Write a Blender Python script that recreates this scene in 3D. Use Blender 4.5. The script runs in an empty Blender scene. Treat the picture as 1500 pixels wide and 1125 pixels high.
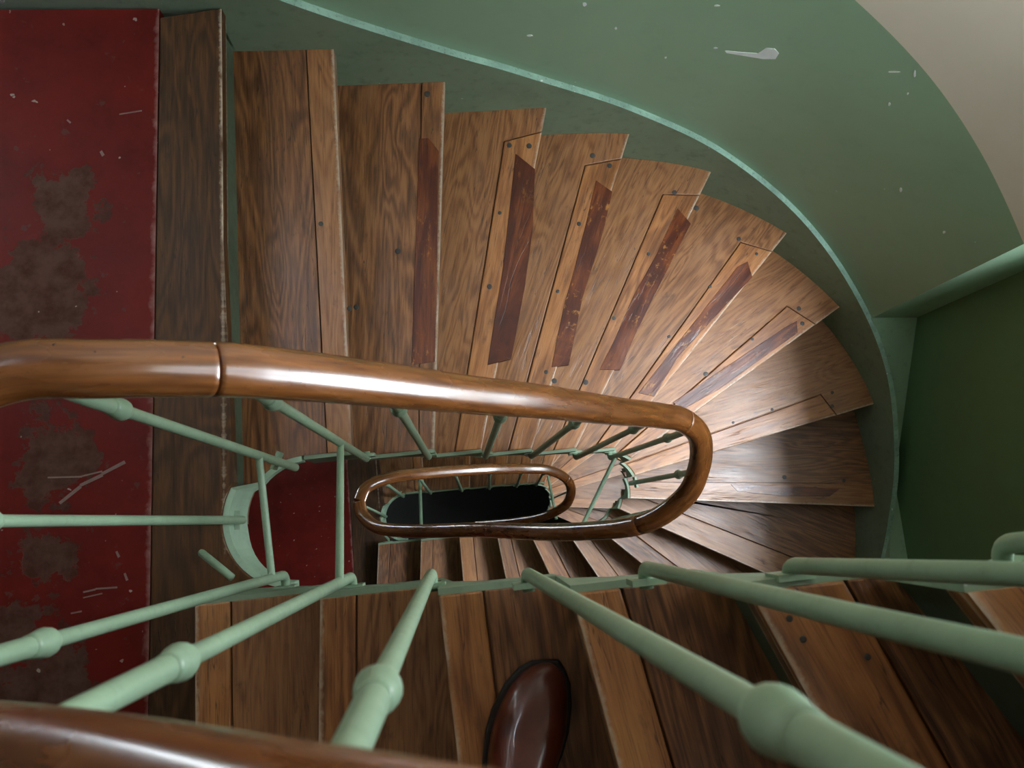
import bpy, bmesh, math, random
from mathutils import Vector, Matrix
random.seed(7)
sc = bpy.context.scene
COL = sc.collection
RISE = .175
H = 18 * RISE            # one storey
CAMZ = 1.756
FPX, CU, CV = 1293., 750., 562.5
ROT = Matrix(((0.993251, 0.096572, -0.06424), (-0.104853, 0.984389, -0.141368), (0.049585, 0.147149, 0.987871)))

def unp(u, v, z):
    """survey helper: point of the horizontal plane z that was measured at (u, v)"""
    d = ROT @ Vector((u - CU, -(v - CV), -FPX))
    t = (z - CAMZ) / d.z
    return Vector((d.x * t, d.y * t, z))

# ------------------------------------------------------------------ camera
cam = bpy.data.cameras.new('camera')
cam.sensor_width = 36
cam.lens = FPX / 1500 * 36
cam.clip_start = .02
cam.dof.use_dof = True
cam.dof.focus_distance = 2.5
cam.dof.aperture_fstop = 13
co = bpy.data.objects.new('camera', cam)
COL.objects.link(co)
M = ROT.to_4x4(); M.translation = (0, 0, CAMZ)
co.matrix_world = M
sc.camera = co

# ------------------------------------------------------------------ materials
def srgb(r, g, b):
    f = lambda c: (c / 255 / 12.92) if c / 255 <= .04045 else ((c / 255 + .055) / 1.055) ** 2.4
    return (f(r), f(g), f(b), 1)

class NT:
    def __init__(s, name):
        s.m = bpy.data.materials.new(name); s.m.use_nodes = True
        s.t = s.m.node_tree; s.n = s.t.nodes; s.l = s.t.links
        s.b = s.n['Principled BSDF']
    def new(s, typ, **kw):
        n = s.n.new(typ)
        for k, v in kw.items():
            if k in n.inputs.keys(): s.set(n.inputs[k], v)
            else: setattr(n, k, v)
        return n
    def set(s, inp, v):
        if isinstance(v, bpy.types.NodeSocket): s.l.new(v, inp)
        else: inp.default_value = v
    def math(s, op, a, b=0., clamp=False):
        n = s.n.new('ShaderNodeMath'); n.operation = op; n.use_clamp = clamp
        s.set(n.inputs[0], a); s.set(n.inputs[1], b); return n.outputs[0]
    def vmath(s, op, a, b):
        n = s.n.new('ShaderNodeVectorMath'); n.operation = op
        s.set(n.inputs[0], a); s.set(n.inputs[1], b); return n.outputs[0]
    def mix(s, f, a, b, bt='MIX'):
        n = s.n.new('ShaderNodeMix'); n.data_type = 'RGBA'; n.blend_type = bt
        s.set(n.inputs['Factor'], f); s.set(n.inputs['A'], a); s.set(n.inputs['B'], b)
        return n.outputs['Result']
    def ramp(s, f, lo, hi):
        n = s.n.new('ShaderNodeMapRange'); n.clamp = True
        s.set(n.inputs['Value'], f); n.inputs['From Min'].default_value = lo; n.inputs['From Max'].default_value = hi
        return n.outputs['Result']
    def noise(s, vec, scale, detail=4, rough=.55, dist=0.):
        n = s.n.new('ShaderNodeTexNoise')
        s.set(n.inputs['Vector'], vec); n.inputs['Scale'].default_value = scale
        n.inputs['Detail'].default_value = detail; n.inputs['Roughness'].default_value = rough
        n.inputs['Distortion'].default_value = dist
        return n.outputs['Fac']
    def bump(s, h, strength=.2, dist=.002):
        n = s.n.new('ShaderNodeBump'); n.inputs['Strength'].default_value = strength
        n.inputs['Distance'].default_value = dist; s.set(n.inputs['Height'], h)
        s.l.new(n.outputs['Normal'], s.b.inputs['Normal'])
    def pos(s):
        return s.n.new('ShaderNodeNewGeometry').outputs['Position']

def wood(name, dark, mid, light, rough=.36, grey=.25, worn=True, tone=.35, spec=.6, grain=1.0):
    t = NT(name)
    uv = t.n.new('ShaderNodeUVMap').outputs['UV']
    rnd = t.n.new('ShaderNodeObjectInfo').outputs['Random']
    off = t.n.new('ShaderNodeCombineXYZ')
    t.set(off.inputs['X'], t.math('MULTIPLY', rnd, 37.)); t.set(off.inputs['Y'], t.math('MULTIPLY', rnd, 11.)); t.set(off.inputs['Z'], t.math('MULTIPLY', rnd, 23.))
    p = t.vmath('ADD', uv, off.outputs[0])
    st = t.vmath('MULTIPLY', p, (2.2, 26., 1.))
    cath = t.vmath('MULTIPLY', p, (1.1, 6.5, 1.))
    warp = t.noise(cath, 1.6, 2, .5, .6)
    rings = t.math('SINE', t.math('MULTIPLY', t.math('ADD', warp, t.math('MULTIPLY', t.noise(st, 3., 5, .6), .05)), 74. * grain))
    rings = t.math('MULTIPLY_ADD', rings, .5); t.n[-1].inputs[2].default_value = .5
    fine = t.noise(st, 5., 8, .62, .3)
    pores = t.noise(t.vmath('MULTIPLY', p, (5., 160., 1.)), 3., 3, .6)
    f = t.math('ADD', t.math('MULTIPLY', rings, .23), t.math('MULTIPLY', fine, .78), True)
    f = t.math('ADD', f, t.math('MULTIPLY', t.math('SUBTRACT', rnd, .5), tone), True)
    c = t.mix(t.ramp(f, .18, .52), dark, mid)
    c = t.mix(t.ramp(f, .48, .95), c, light)
    c = t.mix(t.math('MULTIPLY', t.ramp(pores, .52, .72), .55), c, tuple(.35 * x for x in dark[:3]) + (1,))
    # grey worn zones, dark stains, long black cracks
    big = t.noise(t.vmath('MULTIPLY', p, (2.5, 6., 1.)), 2.3, 5, .6)
    gm = t.math('MULTIPLY', t.ramp(big, .5, .72), grey)
    c = t.mix(gm, c, srgb(120, 100, 88))
    stain = t.noise(t.vmath('MULTIPLY', p, (3., 7., 1.)), 5., 5, .65)
    c = t.mix(t.math('MULTIPLY', t.ramp(stain, .6, .74), .6), c, srgb(48, 32, 22))
    crack = t.noise(t.vmath('MULTIPLY', p, (1.1, 24., 1.)), 2.2, 3, .5)
    cm = t.ramp(t.math('ABSOLUTE', t.math('SUBTRACT', crack, .5)), .009, .0)
    gate = t.ramp(t.noise(t.vmath('MULTIPLY', p, (2., 5., 1.)), 1.7, 2, .5), .48, .55)
    c = t.mix(t.math('MULTIPLY', t.math('MULTIPLY', cm, gate), .75), c, srgb(30, 22, 17))
    if worn:   # splintered pale front edge: v is the distance behind the nosing
        sep = t.n.new('ShaderNodeSeparateXYZ'); t.l.new(uv, sep.inputs[0])
        edge = t.ramp(t.math('ADD', sep.outputs['Y'], t.math('MULTIPLY', t.noise(t.vmath('MULTIPLY', p, (30., 30., 1.)), 4., 4, .6), .012)), .0135, .0075)
        em = t.math('MULTIPLY', edge, t.ramp(t.noise(p, 9., 3, .6), .3, .5))
        c = t.mix(t.math('MULTIPLY', em, .85), c, srgb(190, 172, 150))
    if name == 'repair_hardwood':
        sc_ = t.ramp(t.noise(t.vmath('MULTIPLY', p, (9., 22., 1.)), 4., 6, .7), .56, .66)
        ar_ = t.ramp(t.noise(p, 5., 2, .5), .45, .6)
        c = t.mix(t.math('MULTIPLY', t.math('MULTIPLY', sc_, ar_), .75), c, srgb(196, 138, 66))
    t.set(t.b.inputs['Base Color'], c)
    r = t.math('ADD', t.math('MULTIPLY', t.noise(t.vmath('MULTIPLY', p, (1., 4., 1.)), 5., 5, .6), .34), rough - .15)
    r = t.math('ADD', r, t.math('MULTIPLY', gm, .1))
    t.set(t.b.inputs['Roughness'], r)
    t.b.inputs['Specular IOR Level'].default_value = spec
    hgt = t.math('SUBTRACT', t.math('MULTIPLY', fine, .7), t.math('MULTIPLY', t.math('MULTIPLY', cm, gate), .8))
    hgt = t.math('ADD', hgt, t.math('MULTIPLY', t.noise(p, 14., 3, .5), .9))
    t.bump(hgt, .28, .003)
    return t.m

def paint(name, base, var=.18, rough=.5, chips=0., chipcol=(200, 215, 200), dirt=.25, scale=3., bump=.12, spec=.4, dirtcol=(52, 54, 42)):
    t = NT(name)
    p = t.pos()
    n1 = t.noise(p, scale, 6, .6, .2); n2 = t.noise(p, scale * 9, 5, .6)
    dk = tuple(x * (1 - var) for x in base[:3]) + (1,); lt = tuple(min(1, x * (1 + var)) for x in base[:3]) + (1,)
    c = t.mix(t.ramp(n1, .3, .7), dk, lt)
    c = t.mix(t.math('MULTIPLY', t.ramp(n2, .55, .8), dirt), c, srgb(*dirtcol))
    if chips:
        v = t.noise(p, 55., 2, .4)
        c = t.mix(t.ramp(v, .80 - chips, .81 - chips), c, srgb(*chipcol))
    t.set(t.b.inputs['Base Color'], c)
    t.set(t.b.inputs['Roughness'], t.math('ADD', t.math('MULTIPLY', n2, .2), rough - .1))
    t.b.inputs['Specular IOR Level'].default_value = spec
    t.bump(t.math('ADD', n2, t.math('MULTIPLY', t.noise(p, 120., 3, .6), .4)), bump, .003)
    return t.m

M_tread = wood('oak_tread', srgb(82, 48, 25), srgb(142, 94, 56), srgb(176, 124, 78), grey=.18)
M_nose = wood('oak_nosing_board', srgb(104, 62, 32), srgb(164, 106, 58), srgb(194, 138, 84), tone=.25, grain=.6, grey=.12)
M_patch = wood('repair_hardwood', srgb(56, 20, 9), srgb(88, 36, 15), srgb(150, 84, 36), rough=.3, grey=.0, worn=False, tone=.15, grain=.5)
M_plank = wood('landing_oak', srgb(46, 29, 13), srgb(78, 50, 24), srgb(106, 70, 35), rough=.5, grey=.04, spec=.25)
def rail_mat():
    t = NT('varnished_handrail_wood')
    uv = t.n.new('ShaderNodeUVMap').outputs['UV']
    p = t.vmath('MULTIPLY', uv, (3., 40., 1.))
    f = t.noise(p, 3., 6, .55); b = t.noise(t.vmath('MULTIPLY', uv, (1., 4., 1.)), 7., 3, .5)
    c = t.mix(t.ramp(f, .3, .7), srgb(92, 50, 20), srgb(142, 88, 42))
    c = t.mix(t.math('MULTIPLY', t.ramp(b, .55, .75), .5), c, srgb(64, 30, 14))
    v = t.noise(uv, 160., 2, .5)
    c = t.mix(t.math('MULTIPLY', t.ramp(v, .70, .76), .8), c, srgb(40, 22, 12))
    t.set(t.b.inputs['Base Color'], c)
    t.set(t.b.inputs['Roughness'], t.math('ADD', t.math('MULTIPLY', b, .15), .2))
    t.b.inputs['Coat Weight'].default_value = .9; t.b.inputs['Coat Roughness'].default_value = .16
    t.bump(f, .012, .001)
    return t.m
M_rail = rail_mat()
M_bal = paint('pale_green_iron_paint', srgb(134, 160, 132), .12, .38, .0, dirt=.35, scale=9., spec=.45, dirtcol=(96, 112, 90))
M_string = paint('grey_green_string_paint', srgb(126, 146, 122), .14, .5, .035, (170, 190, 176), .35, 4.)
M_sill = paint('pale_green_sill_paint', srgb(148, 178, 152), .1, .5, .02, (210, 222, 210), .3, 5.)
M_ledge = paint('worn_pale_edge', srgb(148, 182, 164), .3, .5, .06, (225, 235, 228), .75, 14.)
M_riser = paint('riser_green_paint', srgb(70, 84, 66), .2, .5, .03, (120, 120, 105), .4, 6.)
M_curb = paint('pale_green_curb_paint', srgb(158, 186, 160), .1, .5, .03, (215, 225, 212), .2, 10.)
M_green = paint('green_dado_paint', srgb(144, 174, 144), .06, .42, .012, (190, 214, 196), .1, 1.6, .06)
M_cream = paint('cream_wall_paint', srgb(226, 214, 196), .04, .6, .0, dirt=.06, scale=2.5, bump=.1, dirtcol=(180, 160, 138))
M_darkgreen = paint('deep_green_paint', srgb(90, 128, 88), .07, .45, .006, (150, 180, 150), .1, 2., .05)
M_ceil = paint('low_bounce_ceiling_brown', srgb(88, 76, 62), .03, .7, dirt=.04)  # unseen ceiling: dark colour keeps overhead bounce light down
M_brown = paint('low_bounce_wall_brown', srgb(56, 46, 38), .1, .6, dirt=.1)  # unseen walls: dark colour keeps bounce light off the near balusters
M_depth = paint('unlit_depth_floor', srgb(38, 38, 36), .2, .9, dirt=.2)  # near-black colour stands in for darkness at the bottom of the well
M_plaster = paint('grey_plaster', srgb(118, 116, 110), .2, .8, dirt=.4, scale=18.)
M_chip = paint('bare_plaster_chip', srgb(232, 236, 234), .06, .7, dirt=.1, scale=30.)
M_white = paint('white_window_paint', srgb(225, 226, 222), .03, .4, dirt=.05)
M_nail = paint('dark_nail_iron', srgb(62, 60, 58), .3, .45, dirt=.4, scale=60.)
def red_floor():
    t = NT('worn_red_floor_paint')
    p = t.pos()
    n = t.noise(p, 7., 6, .65); n2 = t.noise(p, 26., 6, .65)
    c = t.mix(t.ramp(n, .3, .7), srgb(78, 17, 11), srgb(104, 24, 16))
    # hexagonal tiles under the paint show as faint joints
    # worn-through areas
    w = None
    d = t.math('ADD', t.math('MULTIPLY', t.math('SUBTRACT', n, .5), .34), t.math('MULTIPLY', t.math('SUBTRACT', n2, .5), .16))
    for (u, v, r) in ((100, 300, .07), (50, 420, .11), (95, 655, .075), (60, 700, .05), (58, 812, .04), (70, 990, .075), (20, 940, .05)):
        q = unp(u, v, 0)
        dd = t.n.new('ShaderNodeVectorMath'); dd.operation = 'DISTANCE'
        t.l.new(p, dd.inputs[0]); dd.inputs[1].default_value = q
        m = t.ramp(t.math('ADD', dd.outputs['Value'], d), r + .004, r - .004)
        w = m if w is None else t.math('MAXIMUM', w, m)
    w2 = t.ramp(n2, .63, .65)
    wc = t.mix(t.ramp(n2, .35, .6), srgb(62, 38, 30), srgb(84, 64, 54))
    c = t.mix(t.math('MULTIPLY', w, .85), c, wc)
    c = t.mix(t.math('MULTIPLY', w2, .7), c, srgb(82, 56, 48))
    fl = t.noise(p, 48., 2, .5)
    c = t.mix(t.ramp(fl, .735, .75), c, srgb(150, 140, 130))
    uv = t.n.new('ShaderNodeUVMap').outputs['UV']; sep = t.n.new('ShaderNodeSeparateXYZ'); t.l.new(uv, sep.inputs[0])
    ed = t.ramp(t.math('ADD', sep.outputs['Y'], t.math('MULTIPLY', t.noise(p, 34., 4, .6), .03)), .026, .014)
    c = t.mix(t.math('MULTIPLY', ed, .8), c, srgb(150, 112, 104))
    t.set(t.b.inputs['Base Color'], c)
    t.set(t.b.inputs['Roughness'], t.math('ADD', t.math('MULTIPLY', w, .2), .5))
    t.b.inputs['Specular IOR Level'].default_value = .12
    t.bump(t.math('SUBTRACT', n2, t.math('MULTIPLY', w, 1.5)), .2, .003)
    return t.m
M_red = red_floor()
def leather():
    t = NT('brown_shoe_leather')
    p = t.pos()
    n = t.noise(p, 30., 5, .6)
    c = t.mix(t.ramp(n, .3, .7), srgb(74, 26, 15), srgb(100, 42, 24))
    t.set(t.b.inputs['Base Color'], c)
    t.b.inputs['Roughness'].default_value = .3
    t.b.inputs['Coat Weight'].default_value = .3
    t.bump(t.noise(p, 220., 3, .6), .08, .001)
    return t.m
M_leather = leather()
M_sole = paint('black_sole_rubber', srgb(24, 20, 18), .2, .5, dirt=.2, scale=40.)
M_lace = paint('dark_brown_lace', srgb(40, 20, 14), .2, .7, dirt=.2, scale=80.)

# ------------------------------------------------------------------ mesh helpers
class MB:
    def __init__(s): s.v = []; s.f = []; s.uv = []; s.mi = []
    def face(s, pts, uvs=None, mi=0):
        b = len(s.v); s.v += [tuple(p) for p in pts]
        s.f.append(tuple(range(b, b + len(pts)))); s.uv.append(uvs or [(p[0], p[1]) for p in pts]); s.mi.append(mi)
    def build(s, name, mat, parent=None, merge=True, smooth=False, bevel=0., segs=2):
        me = bpy.data.meshes.new(name)
        me.from_pydata(s.v, [], s.f)
        ul = me.uv_layers.new(name='UVMap')
        i = 0
        for uvs in s.uv:
            for q in uvs: ul.data[i].uv = q; i += 1
        mats = mat if isinstance(mat, (list, tuple)) else [mat]
        for m in mats: me.materials.append(m)
        for p, k in zip(me.polygons, s.mi): p.material_index = k
        bm = bmesh.new(); bm.from_mesh(me)
        if merge: bmesh.ops.remove_doubles(bm, verts=bm.verts, dist=1e-5)
        bmesh.ops.recalc_face_normals(bm, faces=bm.faces)
        bm.to_mesh(me); bm.free()
        if smooth:
            for p in me.polygons: p.use_smooth = True
        o = bpy.data.objects.new(name, me); COL.objects.link(o)
        if parent is not None: o.parent = parent
        if bevel:
            md = o.modifiers.new('Bevel', 'BEVEL'); md.width = bevel; md.segments = segs; md.limit_method = 'ANGLE'; md.angle_limit = math.radians(50)
        return o

def prism(mb, poly, z0, z1, front=None):
    """vertical prism on an x,y polygon; uv u along the front line, v behind it"""
    if front:
        a, b = Vector(front[0][:2]), Vector(front[1][:2]); d = (b - a).normalized(); n = Vector((-d.y, d.x))
        uvf = lambda p: ((Vector(p[:2]) - a).dot(d), abs((Vector(p[:2]) - a).dot(n)))
    else:
        uvf = lambda p: (p[0], p[1])
    top = [(p[0], p[1], z1) for p in poly]; bot = [(p[0], p[1], z0) for p in poly]
    mb.face(top, [uvf(p) for p in top])
    mb.face(bot[::-1], [uvf(p) for p in bot[::-1]])
    for i in range(len(poly)):
        j = (i + 1) % len(poly)
        q = [bot[i], bot[j], top[j], top[i]]
        ua, ub = uvf(bot[i]), uvf(bot[j])
        mb.face(q, [ua, ub, (ub[0], ub[1] + z1 - z0), (ua[0], ua[1] + z1 - z0)])

def catmull(P, n=10):
    P = [Vector(p) for p in P]
    Q = [2 * P[0] - P[1]] + P + [2 * P[-1] - P[-2]]
    o = []
    for i in range(1, len(Q) - 2):
        a, b, c, d = Q[i - 1:i + 3]
        for k in range(n):
            t = k / n
            o.append(.5 * (2 * b + (c - a) * t + (2 * a - 5 * b + 4 * c - d) * t * t + (3 * b - a - 3 * c + d) * t ** 3))
    o.append(Q[-2]); return o

def tube(mb, path, rad, seg=14, caps=True):
    path = [Vector(p) for p in path]
    n = len(path)
    rr = rad if isinstance(rad, (list, tuple)) else [rad] * n
    tang = [(path[min(i + 1, n - 1)] - path[max(i - 1, 0)]).normalized() for i in range(n)]
    ref = Vector((0, 0, 1)) if abs(tang[0].z) < .9 else Vector((1, 0, 0))
    u = (ref - tang[0] * ref.dot(tang[0])).normalized()
    rings = []; L = 0
    for i in range(n):
        if i: L += (path[i] - path[i - 1]).length
        u = (u - tang[i] * u.dot(tang[i])).normalized(); w = tang[i].cross(u)
        rings.append(([path[i] + rr[i] * (math.cos(2 * math.pi * k / seg) * u + math.sin(2 * math.pi * k / seg) * w) for k in range(seg)], L))
    for (A, la), (B, lb) in zip(rings, rings[1:]):
        for k in range(seg):
            j = (k + 1) % seg
            mb.face([A[k], A[j], B[j], B[k]], [(la, k * .02), (la, k * .02 + .02), (lb, k * .02 + .02), (lb, k * .02)])
    if caps:
        mb.face(rings[0][0][::-1]); mb.face(rings[-1][0])

def sweep(mb, path, prof, caps=True):
    """sweep a (side, up) profile along a path, up stays vertical"""
    path = [Vector(p) for p in path]; n = len(path); L = 0; rings = []
    per = [0]
    for a, b in zip(prof, prof[1:] + prof[:1]): per.append(per[-1] + math.hypot(a[0] - b[0], a[1] - b[1]))
    for i in range(n):
        t = (path[min(i + 1, n - 1)] - path[max(i - 1, 0)]).normalized()
        s = t.cross(Vector((0, 0, 1))).normalized(); u = s.cross(t)
        if i: L += (path[i] - path[i - 1]).length
        rings.append(([path[i] + s * a + u * b for a, b in prof], L))
    m = len(prof)
    for (A, la), (B, lb) in zip(rings, rings[1:]):
        for k in range(m):
            j = (k + 1) % m
            mb.face([A[k], A[j], B[j], B[k]], [(la, per[k]), (la, per[k + 1]), (lb, per[k + 1]), (lb, per[k])])
    if caps:
        mb.face(rings[0][0][::-1]); mb.face(rings[-1][0])

def tag(o, label=None, cat=None, group=None, kind=None):
    if label: o['label'] = label
    if cat: o['category'] = cat
    if group: o['group'] = group
    if kind: o['kind'] = kind
    return o
def empty(name, loc, label, cat, group=None):
    o = bpy.data.objects.new(name, None); COL.objects.link(o)
    o.location = loc; o.empty_display_size = .1
    return tag(o, label, cat, group)
def keep(o, parent):
    """parent without moving"""
    o.parent = parent
    p = parent; off = Vector((0, 0, 0))
    while p is not None: off += p.location; p = p.parent
    o.location = o.location - off if o.type == 'EMPTY' else -off
    return o
def part(mb, name, mat, root, **kw):
    o = mb.build(name, mat, None, **kw)
    o.parent = root
    p = root; off = Vector((0, 0, 0))
    while p is not None: off += p.location; p = p.parent
    o.location = -off
    return o

# ------------------------------------------------------------------ plan curves
OUT = catmull([(-1.75, 1.20, 0), (-.87, 1.148, 0), (-.412, 1.11, 0), (.049, 1.088, 0), (.323, 1.081, 0), (.585, 1.063, 0), (.872, .99, 0), (1.154, .822, 0), (1.375, .588, 0),
               (1.505, .33, 0), (1.545, .08, 0), (1.546, -.129, 0), (1.50, -.38, 0), (1.38, -.62, 0), (1.16, -.84, 0), (.87, -.985, 0), (.49, -1.035, 0),
               (-.2, -1.04, 0), (-1.0, -1.04, 0), (-1.75, -1.04, 0)], 8)
INR = .134; IC = Vector((.485, .031, 0)); ILC = Vector((-.34, .031, 0))
INN = []
for i in range(17): INN.append(Vector((-.34 + (.825) * i / 16, .165, 0)))
for i in range(1, 25): a = math.pi / 2 - math.pi * i / 24; INN.append(IC + INR * Vector((math.cos(a), math.sin(a), 0)))
for i in range(1, 17): INN.append(Vector((.485 - .825 * i / 16, -.103, 0)))
for i in range(1, 25): a = -math.pi / 2 - math.pi * i / 24; INN.append(ILC + INR * Vector((math.cos(a), math.sin(a), 0)))

INNB = INN[:57] + [Vector((-.75, -.103, 0))]

def hit(poly, o, d, closed=False):
    """first intersection of the ray o + t d (t may be slightly negative) with a polyline: parameter along the polyline"""
    best = None; n = len(poly)
    for i in range(n if closed else n - 1):
        a = poly[i]; e = poly[(i + 1) % n] - a
        den = d.x * e.y - d.y * e.x
        if abs(den) < 1e-9: continue
        w = a - o
        t = (w.x * e.y - w.y * e.x) / den; s = (w.x * d.y - w.y * d.x) / den
        if t > 0 and -1e-6 <= s < 1:
            if best is None or t < best[0]: best = (t, i + s)
    if best is None:
        for i in range(n if closed else n - 1):
            m = (poly[i] - o); m = (m - d * m.dot(d)).length
            if (poly[i] - o).dot(d) > 0 and (best is None or m < best[0]): best = (m, float(i))
    return best[1]
def at(poly, q):
    n = len(poly); q = q % n if q >= n else q
    i = int(q); f = q - i
    return poly[i] * (1 - f) + poly[(i + 1) % n] * f
def between(poly, a, b):
    r = [at(poly, a)]
    if a < b:
        k = math.floor(a) + 1
        while k < b - 1e-6:
            if k > a + 1e-4: r.append(poly[k % len(poly)])
            k += 1
    else:
        k = math.ceil(a) - 1
        while k > b + 1e-6:
            if k < a - 1e-4: r.append(poly[k % len(poly)])
            k -= 1
    r.append(at(poly, b)); return r

class Line:
    """a nosing line: its end on the well and its end on the wall"""
    def __init__(s, a, b):
        a = Vector((a[0], a[1], 0)); b = Vector((b[0], b[1], 0))
        d = (b - a).normalized(); m = a + d * .2
        s.d = d
        s.qo = hit(OUT, m, d); s.o = at(OUT, s.qo)
        s.qi = hit(INNB, m, -d) if a.y < -.09 else hit(INN, m, -d, True)
        s.i = at(INNB if a.y < -.09 else INN, s.qi); s.low = a.y < -.09
    def shifted(s, off):
        n = Vector((-s.d.y, s.d.x, 0)) * off
        return Line(s.i + s.d * .001 + n, s.o - s.d * .05 + n)
    def pt(s, f, v=0, side=1):
        return s.i + (s.o - s.i) * f + Vector((-s.d.y, s.d.x, 0)) * v * side

MAIN = {0: ((-.459, .17), (-.412, 1.11)), 1: ((-.236, .17), (-.204, 1.1)), 2: ((-.063, .17), (.049, 1.084)), 3: ((.054, .17), (.323, 1.08)), 4: ((.198, .17), (.585, 1.063)),
        5: ((.345, .17), (.872, .992)), 6: ((.645, .317), (1.154, .819)), 7: ((.816, .271), (1.375, .586)), 8: ((.95, .141), (1.525, .247)), 9: ((.852, -.033), (1.544, -.129)),
        10: ((.775, -.138), (1.133, -.342)), 11: ((.582, -.16), (.689, -.266)), 12: ((.439, -.149), (.537, -.328)), 13: ((.28, -.134), (.342, -.307)), 14: ((.129, -.125), (.15, -.329)),
        15: ((-.051, -.111), (-.053, -.307)), 16: ((-.249, -.107), (-.27, -.296)), 17: ((-.481, -.11), (-.503, -.283))}
MAIN = {k: Line(*v) for k, v in MAIN.items()}
NEAR = {1: ((-.481, -.107), (-.485, -.186)), 2: ((-.239, -.107), (-.249, -.226)), 3: ((-.05, -.105), (-.047, -.227)), 4: ((.118, -.143), (.143, -.302)), 5: ((.273, -.113), (.34, -.279)),
        6: ((.394, -.107), (.51, -.30)), 7: ((.56, -.15), (.67, -.26)), 8: ((.775, -.138), (1.133, -.342))}
NEAR = {k: Line(*v) for k, v in NEAR.items()}
LOW = {0: ((-.50, .17), (-.46, 1.11)), 1: ((-.232, .17), (-.2, 1.1)), 2: ((.03, .17), (.13, 1.08)), 3: ((.25, .17), (.42, 1.07)), 4: ((.40, .17), (.66, 1.05)), 5: ((.53, .17), (.95, .96)),
       6: ((.645, .317), (1.154, .819)), 7: ((.816, .271), (1.375, .586)), 8: ((.95, .141), (1.525, .247)), 9: ((.852, -.033), (1.544, -.129)), 10: ((.775, -.138), (1.133, -.342))}
LOW = {k: Line(*v) for k, v in LOW.items()}

TH = .034
def nail(parent, x, y, z, r=.005):
    mb = MB()
    n = 10
    ring = lambda rr, zz: [(x + rr * math.cos(2 * math.pi * k / n), y + rr * math.sin(2 * math.pi * k / n), zz) for k in range(n)]
    A, B, C = ring(r, z - .001), ring(r, z + .0006), ring(r * .6, z + .0012)
    for P, Q in ((A, B), (B, C)):
        for k in range(n):
            j = (k + 1) % n; mb.face([P[k], P[j], Q[j], Q[k]])
    mb.face(C)
    return part(mb, 'nail', M_nail, parent)

def tread(root, front, back, z, joint=None, notch=None, patch=None, nails=(), over=.03, mat=None, nosemat=None):
    """front/back: nosing lines of this step and of the step above it.
    joint: (depth at the well, depth at the wall) of the board joint behind the nosing; notch: how far out the nosing board reaches (0..1)"""
    c = (front.i + front.o) * .5; side = 1 if Vector((-front.d.y, front.d.x, 0)).dot((back.i + back.o) * .5 - c) > 0 else -1
    bk = back.shifted(over * (1 if Vector((-back.d.y, back.d.x, 0)).dot((back.i + back.o) * .5 - c) > 0 else -1))
    fr = (front.i, front.o)
    def inner(a, b):
        if front.low: return between(INNB, a, b)
        n = len(INN); dq = (b - a + n / 2) % n - n / 2
        if a + dq < 0: a += n
        return between(INN, a, a + dq)
    outer = lambda a, b: between(OUT, a, b)
    mat = mat or M_tread; nosemat = nosemat or M_nose
    if joint is None:
        poly = outer(front.qo, bk.qo) + inner(bk.qi, front.qi)
        mb = MB(); prism(mb, poly, z - TH, z, fr)
        t = part(mb, 'tread', mat, root, bevel=.003)
    else:
        j0, j1 = joint
        # joint line
        n = Vector((-front.d.y, front.d.x, 0)) * side
        A = front.i + front.d * .03 + n * j0; B = front.o - front.d * .03 + n * j1
        jl = Line(A + (B - A) * .02, B)
        g = .0028 * side
        jb = jl.shifted(g)       # main board edge (further back)
        f = notch if notch else 1.0
        mb = MB()
        if f >= 1:
            poly = outer(jb.qo, bk.qo) + inner(bk.qi, jb.qi)
            npoly = outer(front.qo, jl.qo) + inner(jl.qi, front.qi)
        else:
            Pf = front.i + (front.o - front.i) * (f + .012); Pj = jb.i + (jb.o - jb.i) * (f - .012)
            poly = [Pf] + outer(front.qo, bk.qo) + inner(bk.qi, jb.qi) + [Pj]
            Qf = front.i + (front.o - front.i) * (f + .0095); Qj = jl.i + (jl.o - jl.i) * (f - .0145)
            npoly = [Qf, Qj] + inner(jl.qi, front.qi)
        prism(mb, poly, z - .0125, z, fr)
        prism(mb, outer(front.qo, bk.qo) + inner(bk.qi, front.qi), z - TH, z - .0128, fr)
        t = part(mb, 'tread', mat, root, bevel=.002)
        mb = MB(); prism(mb, npoly, z - .0125, z + .0008, fr)
        part(mb, 'nosing_board', nosemat, t, bevel=.003)
    if patch:
        pts = [unp(u, v, z) for u, v in patch]
        # cut the inlay flush with the nosing and give it real thickness
        mb = MB(); prism(mb, pts, z - .012, z + .0022, fr)
        o = part(mb, 'repair_patch', M_patch, t, bevel=.0008, segs=1)
        tag(o, 'dark red-brown repair strip let into the nosing')
    for q in nails:
        if len(q) == 2: p = unp(q[0], q[1], z)
        else: p = front.pt(q[0], q[1], side)
        nail(t, p.x, p.y, z + .0008, random.uniform(.003, .004) if z > 0 else random.uniform(.005, .0085))
    return t

def riser(root, front, back, z, over=.022, rise=RISE, mat=None):
    c = (front.i + front.o) * .5
    side = 1 if Vector((-front.d.y, front.d.x, 0)).dot((back.i + back.o) * .5 - c) > 0 else -1
    a = front.shifted(side * over); b = front.shifted(side * (over + .015))
    mb = MB(); prism(mb, [a.i + a.d * .002, a.o - a.d * .002, b.o - b.d * .002, b.i + b.d * .002], z - rise, z - TH + .001, (a.i, a.o))
    return part(mb, 'riser', mat or M_riser, root)

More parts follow.
